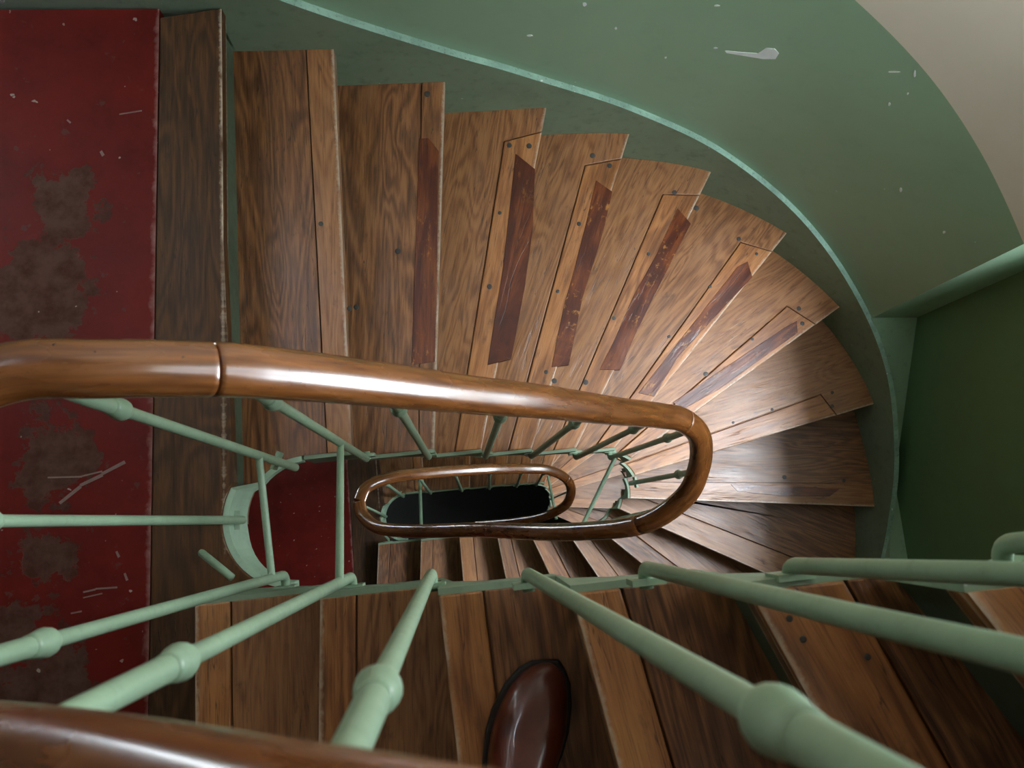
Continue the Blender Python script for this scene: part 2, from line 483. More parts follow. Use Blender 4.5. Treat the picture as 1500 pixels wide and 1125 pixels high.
def strip(mb, pts_in, pts_out, ztop, zbot):
    """vertical curved board between two plan curves"""
    n = len(pts_in); L = 0
    for i in range(n - 1):
        a, b, c, d = pts_in[i], pts_in[i + 1], pts_out[i], pts_out[i + 1]
        V = lambda p, z: (p.x, p.y, z)
        mb.face([V(a, zbot[i]), V(b, zbot[i + 1]), V(b, ztop[i + 1]), V(a, ztop[i])])
        mb.face([V(c, zbot[i]), V(d, zbot[i + 1]), V(d, ztop[i + 1]), V(c, ztop[i])])
        mb.face([V(a, ztop[i]), V(b, ztop[i + 1]), V(d, ztop[i + 1]), V(c, ztop[i])], mi=1)
        mb.face([V(a, zbot[i]), V(b, zbot[i + 1]), V(d, zbot[i + 1]), V(c, zbot[i])])
    for i in (0, n - 1):
        a, c = pts_in[i], pts_out[i]
        mb.face([(a.x, a.y, zbot[i]), (c.x, c.y, zbot[i]), (c.x, c.y, ztop[i]), (a.x, a.y, ztop[i])])

def offset_pts(pts, off):
    o = []
    n = len(pts)
    for i in range(n):
        t = (pts[min(i + 1, n - 1)] - pts[max(i - 1, 0)]).normalized()
        o.append(pts[i] + Vector((-t.y, t.x, 0)) * off)
    return o

def well_string(root, lines, zs, qstart, qend, zend, label=None):
    """cut string on the well side; top steps with the treads, bottom slopes. lines ordered along INN"""
    brk = [qstart] + [l.qi for l in lines] + [qend]
    mb = MB()
    zn = lambda q: interp(q, brk, [zs[0] + 0] + zs[:len(lines)] + [zend])
    for i in range(len(brk) - 1):
        a, b = brk[i], brk[i + 1]
        if b - a < 1e-3: continue
        pin = between(INNB, a, b)
        if len(pin) < 2: continue
        pw = offset_pts(pin, -.009)
        qs = [a] + [k for k in range(int(math.floor(a)) + 1, int(math.ceil(b))) if a + 1e-4 < k < b - 1e-6] + [b]
        qs = qs[:len(pin)]
        step = zs[i] if i < len(zs) else zend
        zt = [step - .002] * len(pin); zb = [min(zn(q) - .13, step - .045) for q in qs]
        nxt = zs[i + 1] if i + 1 < len(zs) else zend
        if i + 2 < len(brk): zb[-1] = min(zb[-1], nxt - .045)
        if i: zb[0] = min(zb[0], zs[i - 1] - .045, zn(a) - .13)
        strip(mb, pin, pw, zt, zb)
    o = part(mb, 'well_string', M_string, root)
    if label: tag(o, label)
    return o
def interp(x, xs, ys):
    if x <= xs[0]: return ys[0]
    for a, b, c, d in zip(xs, xs[1:], ys, ys[1:]):
        if x <= b: return c + (d - c) * (x - a) / max(b - a, 1e-9)
    return ys[-1]

# ------------------------------------------------------------------ setting: landings, walls
# outer curve parameter -> height of the line of nosings for the visible turn
KQ = [MAIN[k].qo for k in range(0, 18)]
_nz0 = lambda q: interp(q, [KQ[0] - 6, KQ[0]] + KQ[1:] + [len(OUT) - 1], [.20, 0] + [-k * RISE for k in range(1, 18)] + [-H])
def nose_z(q): return sum(_nz0(q + i * .5) for i in range(-4, 5)) / 9

def landing(name, z, boundary, label_paint):
    a, b = boundary
    d = (b - a).normalized()
    top = a - d * 0.03; bot = b + d * ((-1.04 - b.y) / d.y)
    mb = MB(); prism(mb, [(-1.75, 1.19), (-.87, 1.14), (top.x, 1.118), (bot.x, bot.y), (-1.75, -1.04)], z - .2, z, (a, b))
    o = mb.build(name, M_red); tag(o, label_paint, None, None, 'structure')
    return o, Vector((top.x, 1.118, 0)), bot
FB = (unp(232, 12, 0), unp(217, 1000, 0))
M_scratch = paint('scraped_floor_paint', srgb(122, 104, 96), .15, .7, dirt=.3, scale=40.)
floor_up, FT, FBm = landing('floor', 0, FB, 'worn red painted landing floor')
def scratch(pts, wd):
    mb = MB()
    P = [unp(u, v, 0) for u, v in pts]
    for a, b in zip(P, P[1:]):
        d = (b - a).normalized(); n = Vector((-d.y, d.x, 0)) * wd
        mb.face([(a - n * .4) + Vector((0, 0, .0006)), (b - n) + Vector((0, 0, .0006)), (b + n * .6) + Vector((0, 0, .0006)), (a + n) + Vector((0, 0, .0006))])
    tag(mb.build('floor_scratch', M_scratch, floor_up), 'pale scratch in the red floor paint')
for pts, wd in (([(88, 738), (118, 712), (150, 695), (183, 676)], .0042), ([(70, 700), (120, 698), (150, 690)], .002), ([(122, 868), (140, 863), (172, 860)], .0022), ([(122, 876), (150, 869)], .0016),
                ([(104, 899), (120, 895)], .002), ([(170, 808), (175, 816)], .003), ([(182, 840), (187, 850)], .003), ([(147, 222), (152, 228)], .004), ([(175, 168), (208, 162)], .002), ([(98, 176), (104, 180)], .0025)):
    scratch(pts, wd)
LB = (Vector((-.60, 1.118, 0)), Vector((-.665, -1.04, 0)))
# the lower landing is only seen through the well: red tiles right up to its plank
mbq = MB(); prism(mbq, [(-1.75, 1.13), (-1.75, -1.04), (-.655, -1.04), (-.615, 1.118)], -H - .2, -H, (Vector((-.655, -1.04, 0)), Vector((-.615, 1.118, 0))))
floor_lo = tag(mbq.build('floor', M_red), 'red landing floor one storey below', None, None, 'structure')
mb = MB(); mb.face([(-1.75, -1.06, -6.9), (1.7, -1.06, -6.9), (1.7, 1.16, -6.9), (-1.75, 1.16, -6.9)])
tag(mb.build('floor', M_depth), 'ground floor at the bottom of the well, coloured near black for unlit depth', None, None, 'structure')

# main wall: follows the outer curve, a string's thickness behind it
qc = None
wall_pts = offset_pts(OUT, .018)
for i, p in enumerate(wall_pts):
    if p.x > 1.2 and p.y < .52: qc = i; break
# exact corner
a, b = wall_pts[qc - 1], wall_pts[qc]; f = (a.y - .52) / (a.y - b.y); corner = a + (b - a) * f; cq = qc - 1 + f
qc2 = None
for i, p in enumerate(wall_pts):
    if i > qc and p.y < -.46: qc2 = i; break
a, b = wall_pts[qc2 - 1], wall_pts[qc2]; f = (a.y + .46) / (a.y - b.y); corner2 = a + (b - a) * f; cq2 = qc2 - 1 + f
XR = 1.60; CEIL = 3.3; BOT = -6.9
def wall_mesh(name, pts, qs, label):
    mb = MB()
    for (p, qa), (r, qb) in zip(zip(pts, qs), zip(pts[1:], qs[1:])):
        za, zb = nose_z(qa) + .965, nose_z(qb) + .965
        for lo, hi, mi in (((BOT, BOT), (za - 1.7, zb - 1.7), 0), ((za - 1.7, zb - 1.7), (za, zb), 0), ((za, zb), (CEIL, CEIL), 1)):
            mb.face([(p.x, p.y, lo[0]), (r.x, r.y, lo[1]), (r.x, r.y, hi[1]), (p.x, p.y, hi[0])], mi=mi)
    o = mb.build(name, [M_green, M_cream], smooth=True)
    return tag(o, label, None, None, 'structure')
pts = wall_pts[:qc] + [corner]; qs = list(range(qc)) + [cq]
# finer subdivision keeps the dado line smooth
wall_back = wall_mesh('wall_back', pts, qs, 'green painted curved stair wall with cream upper part')
pts = [corner2] + wall_pts[qc2:]; qs = [cq2] + list(range(qc2, len(wall_pts)))
mb = MB()
for p, r in zip(pts, pts[1:]):
    mb.face([(p.x, p.y, BOT), (r.x, r.y, BOT), (r.x, r.y, CEIL), (p.x, p.y, CEIL)], mi=0)
tag(mb.build('wall_front', [M_brown], smooth=True), 'unseen stair wall on the near side, coloured dark to cut bounced light', None, None, 'structure')
# the flat wall of the window recess, with the window opening, and its two reveals
WY0, WY1, WZ0, WZ1 = -.40, .46, -.12, 3.1
VZ0, VZ1 = -3.27, -2.15  # opening for the added lower-storey window
mb = MB()
Y0, Y1 = corner2.y, corner.y
def q4(y0, y1, z0, z1, x=XR): mb.face([(x, y0, z0), (x, y1, z0), (x, y1, z1), (x, y0, z1)])
q4(Y0, Y1, BOT, VZ0); q4(Y0, Y1, VZ1, WZ0); q4(Y0, Y1, WZ1, CEIL)
for a, b in ((WZ0, WZ1), (VZ0, VZ1)):
    q4(Y0, WY0, a, b); q4(WY1, Y1, a, b)
    for y in (WY0, WY1): mb.face([(XR, y, a), (XR + .12, y, a), (XR + .12, y, b), (XR, y, b)])
for z in (WZ0, WZ1, VZ0, VZ1): mb.face([(XR, WY0, z), (XR + .12, WY0, z), (XR + .12, WY1, z), (XR, WY1, z)])
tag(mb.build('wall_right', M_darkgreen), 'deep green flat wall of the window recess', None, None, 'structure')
mb = MB(); mb.face([(corner.x, corner.y, BOT), (XR, corner.y - .012, BOT), (XR, corner.y - .012, CEIL), (corner.x, corner.y, CEIL)])
tag(mb.build('trim_1', M_green), 'green reveal beside the window recess', None, None, 'structure')
mb = MB(); mb.face([(corner2.x, corner2.y, BOT), (XR, corner2.y, BOT), (XR, corner2.y, CEIL), (corner2.x, corner2.y, CEIL)])
tag(mb.build('trim_2', M_green), 'near green reveal of the window recess', None, None, 'structure')
mb = MB(); mb.face([(-1.75, -1.06, BOT), (-1.75, 1.16, BOT), (-1.75, 1.16, CEIL), (-1.75, -1.06, CEIL)])
tag(mb.build('wall_left', M_brown), 'unseen landing wall, coloured dark to cut bounced light', None, None, 'structure')
mb = MB(); mb.face([(-1.75, -1.06, CEIL), (1.75, -1.06, CEIL), (1.75, 1.16, CEIL), (-1.75, 1.16, CEIL)])
tag(mb.build('ceiling', M_ceil), 'unseen ceiling above the stair, coloured dark to cut bounced light', None, None, 'structure')

mb = MB(); prism(mb, [(XR + .12, -1.2), (XR + .85, -1.2), (XR + .85, 1.3), (XR + .12, 1.3)], 3.34, 3.46)  # unseen slab added to shade the outer treads from steep sky
tag(mb.build('sky_blocker', M_plaster), 'added slab outside above the stair window, blocks steep sky light', None, None, 'structure')

# sloping ledge between the curved string and the flat wall, in two lengths
def ledge(name, qa, qb, zf, label):
    ptsa = []
    q = qa; n = 10
    inn = [at(wall_pts, qa + (qb - qa) * i / n) for i in range(n + 1)]
    mb = MB()
    for i in range(n):
        a, b = inn[i], inn[i + 1]
        za, zb = zf(a.y), zf(b.y)
        mb.face([(a.x - .004, a.y, za), (b.x - .004, b.y, zb), (XR, b.y, zb), (XR, a.y, za)])
        mb.face([(a.x - .004, a.y, za), (b.x - .004, b.y, zb), (b.x - .004, b.y, zb - .12), (a.x - .004, a.y, za - .12)])
    a, b = inn[0], inn[-1]
    mb.face([(b.x, b.y, zf(b.y)), (XR, b.y, zf(b.y)), (XR, b.y, zf(b.y) - .1), (b.x, b.y, zf(b.y) - .1)])
    o = mb.build(name, M_sill); return tag(o, label, None, None, 'structure')
q0 = hit(wall_pts, Vector((1.2, .0, 0)), Vector((1, 0, 0)))
ledge('trim_3', cq, q0, lambda y: -1.13 + (.52 - y) * (-.335 / .52), 'pale green tapering ledge below the deep green wall')
ledge('trim_4', q0, cq2, lambda y: -1.49, 'lower length of the pale green ledge')
# level skirting round the landing (top at the same height as the string)
mb = MB()
qa, qb = 0, MAIN[0].qo - .3
pin = between(OUT, qa, qb); strip(mb, pin, [p + Vector((0, .018, 0)) for p in pin], [.13 + nose_z(qb)] * len(pin), [-.02] * len(pin))
tag(mb.build('baseboard_back', [M_string, M_ledge]), 'grey green skirting of the landing', None, None, 'structure')

# chips and scratches knocked out of the green wall
def wallpt(u, v, off=.0):
    d = ROT @ Vector((u - CU, -(v - CV), -FPX)); o = Vector((0, 0, CAMZ))
    best = None
    for a, b in zip(wall_pts, wall_pts[1:]):
        e = b - a; den = d.x * e.y - d.y * e.x
        if abs(den) < 1e-9: continue
        w = a - o
        t = (w.x * e.y - w.y * e.x) / den; s = (w.x * d.y - w.y * d.x) / den
        if t > 0 and 0 <= s <= 1 and (best is None or t < best[0]):
            n = Vector((e.y, -e.x, 0)).normalized()
            best = (t, n)
    return o + d * best[0] + best[1] * off
def chip(px):
    mb = MB()
    P = [wallpt(u, v, .0012) for u, v in px]
    c = sum(P, Vector()) / len(P)
    Q = [wallpt(u, v, -.001) for u, v in px]
    mb.face(P)
    for i in range(len(P)):
        j = (i + 1) % len(P); mb.face([P[i], P[j], Q[j], Q[i]])
    o = mb.build('plaster_chip', M_chip, wall_back)
    tag(o, 'white chip in the green paint')
chip([(1062, 74), (1085, 76), (1110, 78), (1122, 70), (1135, 71), (1141, 78), (1136, 86), (1118, 86), (1095, 82), (1064, 77)])
for u, v, a, b in ((1048, 70, 4, 1.2), (1050, 8, 5, 1.2), (776, 52, 5, 1.3), (856, 6, 3.5, 3), (902, 41, 2, 2), (1310, 105, 12, 1.2), (1340, 108, 1.5, 6), (1303, 152, 2, 3), (1330, 137, 1.5, 2), (975, 84, 2, 1.5), (1383, 340, 2, 2), (1320, 278, 2, 4)):
    chip([(u + a * math.cos(t * math.pi / 4) * random.uniform(.7, 1.1), v + b * math.sin(t * math.pi / 4) * random.uniform(.7, 1.1)) for t in range(8)])

# ------------------------------------------------------------------ the flights
def flight(loc, label):
    return empty('stair_flight', loc, label, 'staircase')

# --- main flight, going down from the red landing round the far end
main = flight((.5, .6, -1.4), 'winding flight of worn brown steps curling down from the red landing under the large handrail')
# landing plank with the top nosing
arc = between(INN, hit(INN, Vector((-.45, .6, 0)), Vector((-.004, -1, 0)), True), len(INN) - 17 + 0.)
k0 = MAIN[0]
pl = [Vector((FT.x + .001, FT.y - .02, 0)), k0.o, k0.pt(.5)]
arcp = []
for i in range(0, 13):
    a = math.radians(143 + i * (238 - 143) / 12); arcp.append(ILC + INR * Vector((math.cos(a), math.sin(a), 0)))
pl += arcp + [Vector((-.462, -.103, 0)), Vector((-.47, -1.03, 0)), Vector((FBm.x + .001, -1.03, 0))]
mb = MB(); prism(mb, pl, -TH, 0.0012, (k0.o, k0.i)); tag(part(mb, 'landing_plank', M_plank, main, bevel=.003), 'dark oak plank edging the red landing')
mb = MB(); riser(main, k0, Line((-.7, .17), (-.66, 1.1)), 0)

PATCH = {2: [(614, 203), (628, 202), (643, 222), (641, 300), (640, 420), (637, 530), (603, 535), (607, 400), (611, 300)],
         3: [(755, 225), (784, 248), (780, 340), (769, 420), (749, 526), (714, 535), (724, 470), (737, 390), (748, 290)],
         4: [(873, 264), (897, 281), (886, 330), (872, 378), (853, 438), (833, 535), (808, 538), (817, 490), (826, 448), (841, 395), (860, 320)],
         5: [(993, 305), (1012, 328), (986, 378), (957, 436), (930, 492), (908, 542), (878, 542), (900, 498), (927, 435), (962, 372)],
         6: [(1080, 391), (1095, 383), (1102, 406), (1062, 448), (992, 524), (958, 581), (935, 576), (985, 512), (1040, 442)],
         7: [(1148, 481), (1167, 470), (1168, 488), (1110, 529), (1052, 571), (1003, 598), (985, 590), (1067, 535)],
         9: [(1070, 709), (1150, 712), (1230, 716), (1215, 727), (1150, 727), (1080, 720)]}
JOINT = {1: (.052, .062), 2: (.036, .058), 3: (.068, .098), 4: (.062, .10), 5: (.06, .11), 6: (.055, .105), 7: (.045, .12), 8: (.05, .095), 9: (.06, .085), 10: (.075, .11), 11: (.07, .1), 12: (.06, .1), 13: (.07, .09), 14: (.06, .08), 15: (.065, .08), 16: (.06, .07), 17: (.06, .06)}
NOTCH = {3: .915, 4: .905, 5: .90, 6: .90, 7: .87, 8: .83}
NAILS = {1: [(470, 328), (512, 452)], 2: [(583, 368), (626, 138), (616, 488), (522, 450)], 3: [(746, 213), (775, 214), (732, 312), (717, 420), (726, 518)],
         4: [(868, 228), (893, 243), (848, 328), (817, 427), (812, 558), (800, 545)], 5: [(988, 282), (1020, 305), (899, 466), (950, 372), (858, 560)], 6: [(1082, 350), (1108, 372), (980, 493), (1040, 420)],
         7: [(1170, 452), (1175, 474), (1102, 497), (1031, 436), (1034, 548), (1030, 435)], 8: [(1219, 575), (1219, 595), (1131, 600), (1074, 619)], 9: [(1149, 699), (1236, 704), (1110, 716)],
         10: [(.25, .04), (.5, .03)], 12: [(.1, .03), (.13, .05)], 13: [(.08, .03)], 14: [(.05, .03)]}
for k in range(1, 18):
    fr, bk = MAIN[k], MAIN[k - 1]
    j = JOINT[k]
    tread(main, fr, bk, -k * RISE, j, NOTCH.get(k), PATCH.get(k), NAILS.get(k, ()), nosemat=M_nose if k in (3, 4, 5, 6, 7, 8, 13, 15) else M_tread)
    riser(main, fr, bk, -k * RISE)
# well-side cut string of the main flight
ls = [MAIN[k] for k in range(1, 18)]
def qi(l):
    return l.qi
well_string(main, ls, [-k * RISE for k in range(1, 18)] + [-H], MAIN[0].qi if MAIN[0].qi < 20 else 0.0, MAIN[17].qi + .02, -H, 'pale green cut string edging the well')
# fascia round the landing end of the well (pale leaf-shaped face)
mb = MB()
aa = [math.radians(x) for x in range(92, 269, 8)]
pin = [ILC + INR * Vector((math.cos(a), math.sin(a), 0)) for a in aa]; pw = [ILC + (INR - .012) * Vector((math.cos(a), math.sin(a), 0)) for a in aa]
zt = [(-RISE - .002 if math.degrees(a) < 142 else -.004) for a in aa]
zb = [interp(math.degrees(a), [92, 141.5, 142.5, 190, 268], [-.215, -.205, -.145, -.15, -.05]) for a in aa]
strip(mb, pin, pw, zt, zb)
tag(part(mb, 'landing_fascia', [M_curb, M_curb], main), 'pale green fascia round the landing end of the well')
# wall string with its worn pale top edge
def wall_string(root, q0, q1, zf, up=.13, down=.2):
    mb = MB(); n = int((q1 - q0) * 2) + 1
    qs = [q0 + (q1 - q0) * i / n for i in range(n + 1)]
    pin = [at(OUT, q) for q in qs]; po = [at(wall_pts, q) for q in qs]
    strip(mb, pin, po, [zf(q) + up for q in qs], [zf(q) - down for q in qs])
    return part(mb, 'wall_string', [M_string, M_ledge], root)
tag(wall_string(main, MAIN[0].qo - .3, MAIN[17].qo, nose_z), 'grey green wall string with a chipped pale top edge')

# --- near flight, going up to the right, the one the shoe stands on
near = flight((.1, -.5, .5), 'near flight of dark worn steps rising to the right, with the brown shoe on it')
NJ = {1: (.06, .06), 2: (.055, .056), 3: (.06, .062), 4: (.058, .07), 5: (.09, .09), 6: (.08, .1)}
NN = {1: [(.1, .02), (.3, .025)], 2: [(.12, .03)], 3: [(.08, .03), (.1, .04)], 4: [(.05, .03), (.16, .02)], 5: [(1270, 962), (1156, 906), (1176, 936)], 6: [(.1, .03)]}
for j in range(1, 7):
    tread(near, NEAR[j], NEAR[j + 1], j * RISE, NJ[j], None, None, NN[j])
    riser(near, NEAR[j], NEAR[j + 1], j * RISE)
tread(near, NEAR[7], NEAR[8], 7 * RISE, None); riser(near, NEAR[7], NEAR[8], 7 * RISE)
ls = [NEAR[j] for j in range(7, 0, -1)]
well_string(near, ls, [7 * RISE] + [j * RISE for j in range(6, 0, -1)] + [0.], NEAR[8].qi, NEAR[1].qi + .02, 0.0, 'green cut string edging the near flight')
nq = [NEAR[j].qo for j in range(8, 0, -1)]
tag(wall_string(near, nq[0], nq[-1] + 1, lambda q: interp(q, nq, [j * RISE for j in range(8, 0, -1)])), 'grey green wall string of the near flight')

# --- lower flight, below the lower landing
low = flight((.3, .5, -4.4), 'lower flight of brown steps glimpsed deep in the well behind the small handrail loop')
pl = [Vector((-.614, 1.09, 0)), LOW[0].o, LOW[0].pt(.5)]
for i in range(0, 13):
    a = math.radians(143 + i * (238 - 143) / 12); pl.append(ILC + INR * Vector((math.cos(a), math.sin(a), 0)))
pl[2:3] = [LOW[0].pt(.5)]
pl += [Vector((-.462, -.103, 0)), Vector((-.47, -1.03, 0)), Vector((-.654, -1.03, 0))]
mb = MB(); prism(mb, pl, -H - TH, -H + .0012, (LOW[0].o, LOW[0].i)); part(mb, 'landing_plank', M_plank, low, bevel=.003)
for k in range(1, 11):
    tread(low, LOW[k], LOW[k - 1], -H - k * RISE, JOINT[k], None, None, ())
    riser(low, LOW[k], LOW[k - 1], -H - k * RISE)
riser(low, LOW[0], Line((-.7, .17), (-.66, 1.1)), -H)
ls = [LOW[k] for k in range(1, 11)]
well_string(low, ls, [-H - k * RISE for k in range(1, 11)] + [-H - 11 * RISE], 0., LOW[10].qi + 1, -H - 11 * RISE)
mb = MB(); strip(mb, pin, pw, [z - H for z in zt], [z - H for z in zb]) if False else None
aa2 = aa; pin2 = [ILC + INR * Vector((math.cos(a), math.sin(a), 0)) for a in aa2]; pw2 = [ILC + (INR - .012) * Vector((math.cos(a), math.sin(a), 0)) for a in aa2]
mb = MB(); strip(mb, pin2, pw2, [(-H - RISE - .002 if math.degrees(a) < 142 else -H - .004) for a in aa2], [interp(math.degrees(a), [92, 145, 268], [-.24, -.20, -.15]) - H for a in aa2])
part(mb, 'landing_fascia', [M_curb, M_curb], low)

# ------------------------------------------------------------------ railings
RAIL = [(.42, .07, 1.92), (.405, .0, 1.875), (.34, -.048, 1.82), (.21, -.075, 1.735), (.11, -.083, 1.66), (-.048, -.085, 1.50), (-.15, -.084, 1.405), (-.243, -.084, 1.325), (-.38, -.083, 1.19), (-.48, -.05, 1.07), (-.525, .03, 1.0), (-.49, .12, .975),
        (-.398, .165, .964), (-.315, .166, .945), (-.234, .166, .895), (-.186, .166, .841), (-.127, .166, .759), (-.057, .166, .648), (.031, .166, .513), (.143, .166, .353), (.294, .165, .112), (.42, .164, -.07), (.49, .155, -.15), (.545, .12, -.24),
        (.566, .055, -.36), (.545, -.015, -.47), (.46, -.072, -.62), (.33, -.081, -.85), (.2, -.073, -1.1), (.03, -.055, -1.5), (-.1, -.048, -1.7), (-.24, -.038, -1.92), (-.38, -.012, -2.07), (-.45, .045, -2.15), (-.466, .108, -2.17)]
RAIL2 = [(-.466, .108, -2.17), (-.43, .17, -2.2), (-.33, .203, -2.24), (-.2, .212, -2.33), (.072, .217, -2.6), (.3, .215, -2.92), (.46, .2, -3.1), (.57, .15, -3.25), (.61, .08, -3.38), (.58, .0, -3.5), (.46, -.055, -3.65), (.3, -.07, -3.9), (.05, -.07, -4.3)]
# oval profile with flattened underside (side, up)
PROF = [(.027 * math.cos(a), (.023 if math.sin(a) > 0 else .019) * (abs(math.sin(a)) ** .72) * (1 if math.sin(a) > 0 else -1)) for a in [2 * math.pi * i / 28 for i in range(28)]]
def rail_sections(root, path, cuts):
    P = catmull(path, 12)
    idx = [0] + [c * 12 for c in cuts] + [len(P) - 1]
    for a, b in zip(idx, idx[1:]):
        seg = P[a:b + 1]
        d0 = (seg[1] - seg[0]).normalized(); d1 = (seg[-1] - seg[-2]).normalized()
        seg = [seg[0] + d0 * .0007] + seg[1:-1] + [seg[-1] - d1 * .0007]
        mb = MB(); sweep(mb, seg, PROF)
        o = part(mb, 'handrail', M_rail, root, smooth=True)
        md = o.modifiers.new('Bevel', 'BEVEL'); md.width = .0012; md.segments = 1; md.limit_method = 'ANGLE'; md.angle_limit = math.radians(60)
    return P
railing = empty('stair_railing', (-.1, .03, .0), 'large railing with a polished brown handrail and pale green iron balusters sweeping round the well', 'railing')
P1 = rail_sections(railing, RAIL, [9, 14, 22, 26])
railing2 = empty('stair_railing', (.05, .05, -3.4), 'small distant railing loop with a dark brown handrail deep in the well', 'railing')
P2 = rail_sections(railing2, RAIL2, [7])

def baluster(root, base, top, face, collar=.2, r=.0083, knob=True):
    """base: foot of the rod in the well, face: point on the string it bends into, top: under the handrail"""
    base, top, face = Vector(base), Vector(top), Vector(face)
    ax = (top - base).normalized()
    L = (top - base).length
    # goose-neck: from the string, out, and up
    dirf = (face - base)
    path = [face - dirf * .02, face - dirf * .35]
    rr = [r * .95, r * .95]
    for i in range(1, 7):
        t = i / 6
        p0 = base + dirf * .55; p1 = base; p2 = base + ax * .022
        path.append((1 - t) ** 2 * p0 + 2 * t * (1 - t) * p1 + t * t * p2); rr.append(r)
    kz = L - collar
    r2 = r * .85
    for f in (.25, .5, .75): path.append(base + ax * (.022 + (kz - .022) * f)); rr.append(r + (r2 - r) * f)
    path.append(base + ax * kz); rr.append(r2); r = r2
    path += [base + ax * (kz + .03), base + ax * (L - .04), base + ax * L]; rr += [r * 1.25, r * 1.05, r * .9]
    mb = MB(); tube(mb, path, rr, 14)
    o = part(mb, 'baluster', M_bal, root, smooth=True)
    if knob:
        mb = MB()
        kp = [(-.013, 1.02), (-.011, 1.3), (-.006, 1.55), (.0, 1.66), (.006, 1.6), (.012, 1.45), (.02, 1.32), (.027, 1.25)]
        tube(mb, [base + ax * (kz + a) for a, b in kp], [r * b * 1.08 for a, b in kp], 20)
        part(mb, 'collar', M_bal, o, smooth=True)
    # square seat plate on the string
    mb = MB()
    n = Vector((dirf.x, dirf.y, 0)).normalized(); s = Vector((-n.y, n.x, 0)); f2 = face - n * .0095
    c = [f2 + s * .019 + Vector((0, 0, .02)), f2 - s * .019 + Vector((0, 0, .02)), f2 - s * .019 - Vector((0, 0, .02)), f2 + s * .019 - Vector((0, 0, .02))]
    d = [q - n * .003 for q in c]; c = [q + n * .004 for q in c]
    mb.face(c); mb.face(d[::-1])
    for i in range(4): mb.face([c[i], c[(i + 1) % 4], d[(i + 1) % 4], d[i]])
    part(mb, 'seat_plate', M_bal, o)
    return o
def under(P): return (P[0], P[1], P[2] - .016)
BAL = [((-.337, .132, -.075), (-.387, .165, .962), (-.385, .155, -.075)), ((-.212, .148, -.24), (-.226, .166, .889), (-.212, .152 + .013, -.24)), ((-.081, .15, -.415), (-.085, .166, .693), (-.081, .165, -.415)),
       ((.062, .148, -.59), (.075, .166, .455), (.062, .165, -.59)), ((.196, .146, -.765), (.244, .166, .19), (.196, .165, -.765)), ((.345, .139, -.94), (.422, .164, -.07), (.345, .165, -.94)),
       ((.479, .136, -1.115), (.525, .139, -.21), (.482, .165, -1.115)), ((.587, .052, -1.395), (.567, .048, -.375), (.617, .055, -1.395)),
       ((-.445, .038, -.06), (-.522, .05, .992), (-.472, .04, -.06)),
       ((-.34, -.071, .1), (-.362, -.066, 1.2), (-.34, -.103, .1)), ((-.197, -.078, .28), (-.194, -.073, 1.37), (-.197, -.103, .28)), ((-.06, -.077, .45), (-.052, -.083, 1.505), (-.06, -.103, .45)),
       ((.067, -.08, .62), (.108, -.082, 1.655), (.067, -.103, .62)), ((.193, -.079, .745), (.21, -.073, 1.735), (.193, -.103, .745)), ((.318, -.084, .86), (.336, -.047, 1.815), (.318, -.103, .86)), ((.438, -.07, 1.03), (.405, .0, 1.873), (.444, -.098, 1.02))]
for i, (b, t, f) in enumerate(BAL):
    baluster(railing, b, under(t), f, .2)
# balusters of the rising far side, beneath the rail (bottom side of the main flight)
def rail_at(P, x, side):
    c = [p for p in P if (p.y > .03) == (side > 0)]
    return min(c, key=lambda p: abs(p.x - x))
def string_z(k): return -k * RISE + .02
for k in (11, 12, 13, 14, 15, 16, 17):
    xx = MAIN[k].i.x + .05
    t = min([p for p in P1 if p.y < .02 and p.z < -.5], key=lambda p: abs(p.x - xx))
    yb = -.088 if k < 16 else -.08
    baluster(railing, (xx, yb, -k * RISE - .05), (t.x, t.y, t.z - .016), (xx, -.103, -k * RISE - .05), .2, .007)
# lower storey
for k, xo in ((0, -.345), (1, -.2), (2, -.02), (3, .15), (4, .33), (5, .47)):
    t = min([p for p in P2 if p.y > .1 and p.x > -.42], key=lambda p: abs(p.x - (xo - .02)))
    ya = .165 if xo > -.34 else .163
    baluster(railing2, (xo, .148 if k else .14, -H - k * RISE - .09), (t.x, t.y, t.z - .016), (xo - (0 if k else .03), ya, -H - k * RISE - .09), .2, .0085)
baluster(railing2, (-.445, .04, -H - .06), (-.467, .10, -2.19), (-.472, .04, -H - .06), .085, .0065)
baluster(railing2, (.59, .05, -H - 8 * RISE - .02), (.61, .08, -3.395), (.617, .055, -H - 8 * RISE - .02), .085, .0065)

# tie bars across the well between opposite balusters
def bar(root, a, b, r=.0065):
    a, b = Vector(a), Vector(b)
    mb = MB(); tube(mb, [a, a + (b - a) * .02, a + (b - a) * .5, a + (b - a) * .98, b], [r * 1.25, r, r, r, r * 1.25], 12)
    return part(mb, 'tie_bar', M_bal, root, smooth=True)
def on(i, z):
    b, t, _ = BAL[i]; b = Vector(b); t = Vector(under(t)); f = (z - b.z) / (t.z - b.z); return b + (t - b) * f
bar(railing, on(0, .20), on(9, .20)); bar(railing, on(1, .14), on(10, .42))
bar(railing, on(6, -1.02), (.37, -.085, -1.22))
bar(railing2, unp(615, 698, -3.2), unp(617, 772, -2.95), .0085); bar(railing2, unp(803, 698, -3.95), unp(815, 760, -3.8), .0085)
# loose stub of rod on the landing edge, near the fascia
a, b = unp(293, 808, .02), unp(340, 846, .05)
mb = MB(); tube(mb, [a, a + (b - a) * .05, a + (b - a) * .5, b], [.0055, .0075, .0075, .007], 12)
tag(part(mb, 'brace_rod', M_bal, railing, smooth=True), 'short pale green brace rod on the landing edge')

